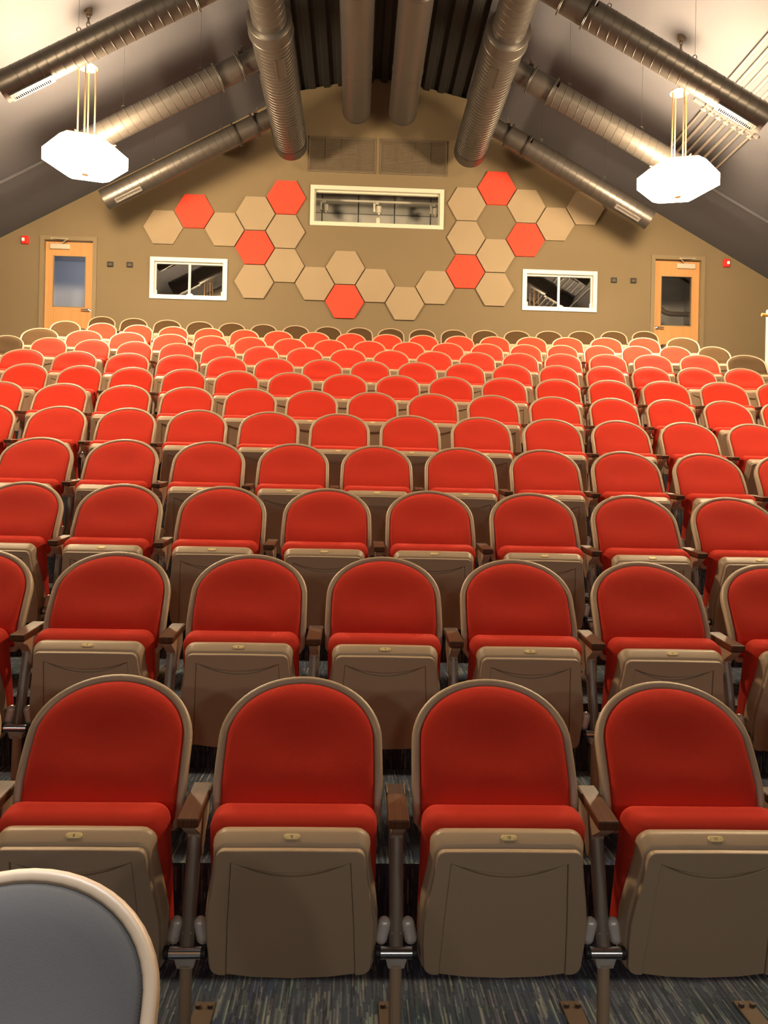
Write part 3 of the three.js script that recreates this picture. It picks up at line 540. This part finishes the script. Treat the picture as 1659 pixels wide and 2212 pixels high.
// branches down the slope; built along +x from the main duct
const SLOPE = Math.atan(PITCH);
[[-9.5, 0.168, 0, 'foremost'], [-11.3, 0.17, 1, 'middle'], [-13.0, 0.165, 2, 'rearmost']].forEach(([z, r, k, which]) => {
  for (const s of [-1, 1]) {
    const side = s < 0 ? 'pale-glass' : 'dark-glass';
    const g = thing('branch_duct', `${which} sloping spiral branch duct on the ${side} door side`, 'duct', [AXIS + s * 1.62, DUCT_Y + 0.16, z], 0, 'branch ducts');
    g.rotation.set(0, s < 0 ? Math.PI : 0, 0); g.rotation.z = 0;
    const inner = geo => { geo.rotateZ(-SLOPE); return geo; };
    const ax = geo => inner(geo.rotateZ(-Math.PI / 2));               // +y becomes +x, then down the slope
    const L = k === 2 ? 3.42 : k === 1 ? 3.5 : 3.55, x0 = 0.95;
    const mk = (geo, x) => { geo.translate(0, x, 0); return ax(geo); };
    part('takeoff', mk(lathe([[r + 0.02, 0.2], [r - 0.02, 0.32], [r - 0.02, 0.62]], 36), 0), M.duct, g);
    part('damper', mk(lathe([[r - 0.018, 0.6], [r - 0.004, 0.605], [r - 0.004, 0.93]], 36), 0), M.duct, g);
    for (const x of [0.6, 0.95]) part('flange', mk(lathe([[r - 0.01, -0.012], [r + 0.03, -0.012], [r + 0.03, -0.004], [r + 0.012, -0.002], [r + 0.012, 0.002], [r + 0.03, 0.004], [r + 0.03, 0.012], [r - 0.01, 0.012]], 36), x), M.duct, g);
    part('damper_handle', inner(merge(box(0.07, 0.035, 0.04, 0.5, r - 0.01, (s < 0 ? -1 : 1) * 0.05, 0.006), rod(V(0.5, r, (s < 0 ? -1 : 1) * 0.05), V(0.43, r + 0.05, (s < 0 ? -1 : 1) * 0.07), 0.008, 8))), M.iron, g);
    part('spiral_section', mk(spiral(r, L - x0, 0.13), x0), M.duct, g);
    part('end_cap', mk(lathe([[r + 0.004, -0.16], [r + 0.004, -0.004], [r, 0], [0.0001, 0]], 40), L), M.duct, g);
    // register: a slatted outlet low on the side that faces the stage
    const fz = s < 0 ? -1 : 1, a = k === 2 ? -1.0 : -1.5, rl = k === 2 ? 0.42 : 0.5, rx0 = L - 0.1 - rl - (k === 2 ? 0.1 : 0), rh = k === 2 ? 0.045 : 0.09;
    const reg = (geo) => { geo.rotateX(fz > 0 ? -a : Math.PI + a); return inner(geo); };
    const zz = r + 0.006;
    const fr = merge(box(rl + 0.06, 0.014, 0.022, rx0 + rl / 2, rh / 2 + 0.007, zz), box(rl + 0.06, 0.014, 0.022, rx0 + rl / 2, -rh / 2 - 0.007, zz), box(0.03, rh, 0.022, rx0 - 0.015, 0, zz), box(0.03, rh, 0.022, rx0 + rl + 0.015, 0, zz));
    const rg = part('register', reg(fr), k === 2 ? M.steel : M.duct, g);
    part('backing', reg(box(rl, rh, 0.01, rx0 + rl / 2, 0, zz - 0.014)), M.duct, rg);
    const sl = []; for (let i = 0; i < 20; i++) sl.push(box(0.009, rh, 0.02, rx0 + rl * (i + 0.5) / 20, 0, zz)); part('slats', reg(merge(sl)), k === 2 ? M.steel : M.duct, rg).userData.kind = 'stuff';
    // wire hangers with an eye
    for (const x of [1.25, 2.5]) {
      const px = x * Math.cos(SLOPE), py = -x * Math.sin(SLOPE) + r / Math.cos(SLOPE), top = ceilY(AXIS + s * (1.62 + px)) - (DUCT_Y + 0.16);
      const eye = new THREE.TorusGeometry(0.025, 0.006, 6, 14); eye.translate(px, py + 0.06, 0);
      part('hanger', merge(rod(V(px, py + 0.08, 0), V(px, top, 0), 0.002, 6), eye, rod(V(px, py - 0.02, 0), V(px, py + 0.04, 0), 0.008, 6)), M.duct, g);
    }
  }
});
// bundle of conduits on the slope
{
  const sN = SLOPE, nrm = V(-Math.sin(sN), -Math.cos(sN), 0), tan = V(Math.cos(sN), -Math.sin(sN), 0);
  const o = V(5.12, ceilY(5.12), 0), g = thing('conduit_bundle', 'parallel grey conduits clamped to the sloping ceiling near the lamp', 'conduit', [o.x, o.y, 0]);
  const at = (t, h, z) => V(tan.x * t + nrm.x * h, tan.y * t + nrm.y * h, z);
  [0, 0.13, 0.26, 0.39, 0.53, 0.66, 0.8].forEach((t, i) => part('conduit', rod(at(t, 0.075, 3), at(t, 0.075, -12.7), [0.022, 0.028, 0.022, 0.028, 0.03, 0.022, 0.022][i], 10), M.steel, g));
  for (const z of [-11.3, -8.2, -5]) { const b = box(1.12, 0.045, 0.05, 0, 0, 0, 0.004); b.rotateZ(-sN); const c = at(0.36, 0.0265, z); b.translate(c.x, c.y, z); part('strut', b, M.steel, g);
    const cl = [0, 0.13, 0.26, 0.39, 0.53, 0.66, 0.8].map(t => { const q = box(0.085, 0.03, 0.03, 0, 0, 0, 0.004); q.rotateZ(-sN); const p = at(t, 0.09, z); q.translate(p.x, p.y, z); return q; }); part('clamps', merge(cl), M.steel, g); }
}

// ------------------------------------------------------------------ pendant lamps
function pendant(x, z, m, label, candela) {
  const g = thing('pendant_lamp', label, 'lamp', [x, LAMP_Y, z], 0, 'hexagonal pendant lanterns');
  const ring = (R, y) => [...Array(6)].map((_, i) => { const a = i * Math.PI / 3 + m * -0.245; return [R * Math.cos(a), y, R * Math.sin(a)]; });
  const R = [[0.40, 0.19], [0.54, 0.085], [0.54, -0.075], [0.39, -0.15], [0.29, -0.182]];
  const rings = R.map(([r, y]) => ring(r, y)), pos = [], idx = [];
  const tri = (a, b, c) => pos.push(...a, ...b, ...c);
  for (let k = 0; k + 1 < rings.length; k++) for (let i = 0; i < 6; i++) { const j = (i + 1) % 6; tri(rings[k][i], rings[k][j], rings[k + 1][j]); tri(rings[k][i], rings[k + 1][j], rings[k + 1][i]); }
  for (let i = 0; i < 6; i++) tri([0, -0.19, 0], rings[4][i], rings[4][(i + 1) % 6]);
  const sg = new THREE.BufferGeometry(); sg.setAttribute('position', new THREE.Float32BufferAttribute(pos, 3)); sg.setAttribute('uv', new THREE.Float32BufferAttribute(new Float32Array(pos.length / 3 * 2), 2)); sg.computeVertexNormals();
  const sh = part('lamp_shade', sg, M.shade, g); sh.userData.label = 'glowing white glass shade';
  const bars = []; for (const k of [0]) for (let i = 0; i < 6; i++) bars.push(rod(V(...rings[k][i]), V(...rings[k][(i + 1) % 6]), 0.008, 6));
  for (const i of [0, 3]) bars.push(rod(V(...rings[0][i]), V(0, 0.2, 0), 0.008, 6));
  part('rim', merge(bars), M.brass, g);
  const top = 5.845 - 4.62;
  for (const [dx, dz] of [[-0.105, 0.02], [0.105, -0.02], [0.015, 0.105], [-0.015, -0.105]]) part('rod', rod(V(dx, 0.2, dz), V(dx, top + 0.03, dz), 0.011, 8), M.brass, g);
  for (const a of [0, 1]) part('cross_bar', rod(V(a ? 0 : -0.4, 0.2, a ? -0.4 : 0), V(a ? 0 : 0.4, 0.2, a ? 0.4 : 0), 0.008, 6), M.brass, g);
  part('canopy', lathe([[0.0001, -0.035], [0.05, -0.03], [0.07, -0.008], [0.13, -0.004], [0.132, 0.004], [0.07, 0.012], [0.02, 0.03], [0.015, 0.08], [0.0001, 0.085]], 32).translate(0, top, 0), M.brass, g);
  const links = []; const cy = ceilY(x) - LAMP_Y; let y = top + 0.105, i = 0; while (y < cy - 0.02) { const t = new THREE.TorusGeometry(0.03, 0.007, 6, 14); t.scale(0.75, 1.25, 1); t.rotateY(i++ % 2 ? Math.PI / 2 : 0.3); t.translate(0, y, 0); links.push(t); y += 0.058; }
  part('chain', merge(links), M.iron, g);
  part('ceiling_plate', rod(V(0, cy - 0.05, 0), V(0, cy + 0.06, 0), 0.05, 16), M.iron, g);
  part('finial', lathe([[0.0001, -0.285], [0.006, -0.28], [0.006, -0.225], [0.042, -0.212], [0.042, -0.2], [0.0001, -0.186]], 20), M.brass, g);
  part('bulb', new THREE.SphereGeometry(0.16, 20, 12), M.bulb, g);
  const pl = new THREE.PointLight(LAMP_COLOR, candela); pl.castShadow = true; pl.shadow.radius = 13; pl.shadow.bias = -0.001; g.add(pl);
}
LAMP_SPOTS.forEach(([x, z, m], i) => pendant(x, z, m, `hexagonal glass pendant lamp hanging on brass rods over the ${i < 2 ? 'rear' : 'front'} rows, ${m > 0 ? 'pale-glass' : 'dark-glass'} door side`, LAMP_CANDELA[i]));
// stage work lights behind the viewer, on a bar between the side walls
{
  const bar = thing('lighting_bar', 'long black lighting bar spanning the stage', 'lighting bar', [AXIS, 3.3, 4.2]);
  part('pipe', rod(V(-HALF + 0.01, 0, 0), V(HALF - 0.01, 0, 0), 0.025, 12), M.black, bar);
}
for (const x of [-4.0, -1.8, 0.4, 2.6, 4.8]) {
  const g = thing('stage_light', 'white floodlight hanging from the lighting bar over the stage', 'stage light', [x, 2.95, 4.2], 0, 'stage floodlights');
  const b = box(0.4, 0.26, 0.14, 0, 0, 0, 0.02); b.rotateX(-0.2); part('housing', b, M.black, g);
  const l = box(0.34, 0.2, 0.01, 0, 0, -0.076); l.rotateX(-0.2); const lm = new THREE.MeshStandardMaterial({ color: 0xffffff }); lm.emissive.copy(STAGE_COLOR); lm.emissiveIntensity = 4; part('light_lens', l, lm, g);
  part('yoke', rod(V(0, 0.1, 0), V(0, 0.325, 0), 0.012, 8), M.iron, g);
  const a = new THREE.RectAreaLight(STAGE_COLOR, STAGE_CANDELA / (0.34 * 0.2), 0.34, 0.2); a.position.set(0, -0.018, -0.09); a.rotation.x = -0.2; g.add(a);
}
{ // spotlight from the stage that catches the front row
  const g = thing('spotlight', 'black theatre spotlight aimed at the front row', 'spotlight', [-1.0, 5.6, -0.6]), to = V(-0.8, 0.5, -0.95), d = to.clone().sub(g.position).normalize();
  part('barrel', rod(d.clone().multiplyScalar(-0.28), d.clone().multiplyScalar(0.12), 0.09, 20, 0.11), M.black, g);
  const lm = new THREE.MeshStandardMaterial({ color: 0xffffff }); lm.emissive.copy(SPOT_COLOR); lm.emissiveIntensity = 5; part('light_lens', rod(d.clone().multiplyScalar(0.115), d.clone().multiplyScalar(0.13), 0.095, 20), lm, g);
  part('yoke', rod(V(0, 0.08, 0), V(0, ceilY(-1.0) - 5.6 - 0.02, 0), 0.014, 8), M.iron, g);
  const sp = new THREE.SpotLight(SPOT_COLOR, SPOT_CANDELA, 0, 0.16, 0.5); sp.position.copy(d).multiplyScalar(0.15); sp.target.position.copy(d).multiplyScalar(4); sp.castShadow = true; sp.shadow.radius = 4; g.add(sp, sp.target);
}
renderer.render(scene, camera);
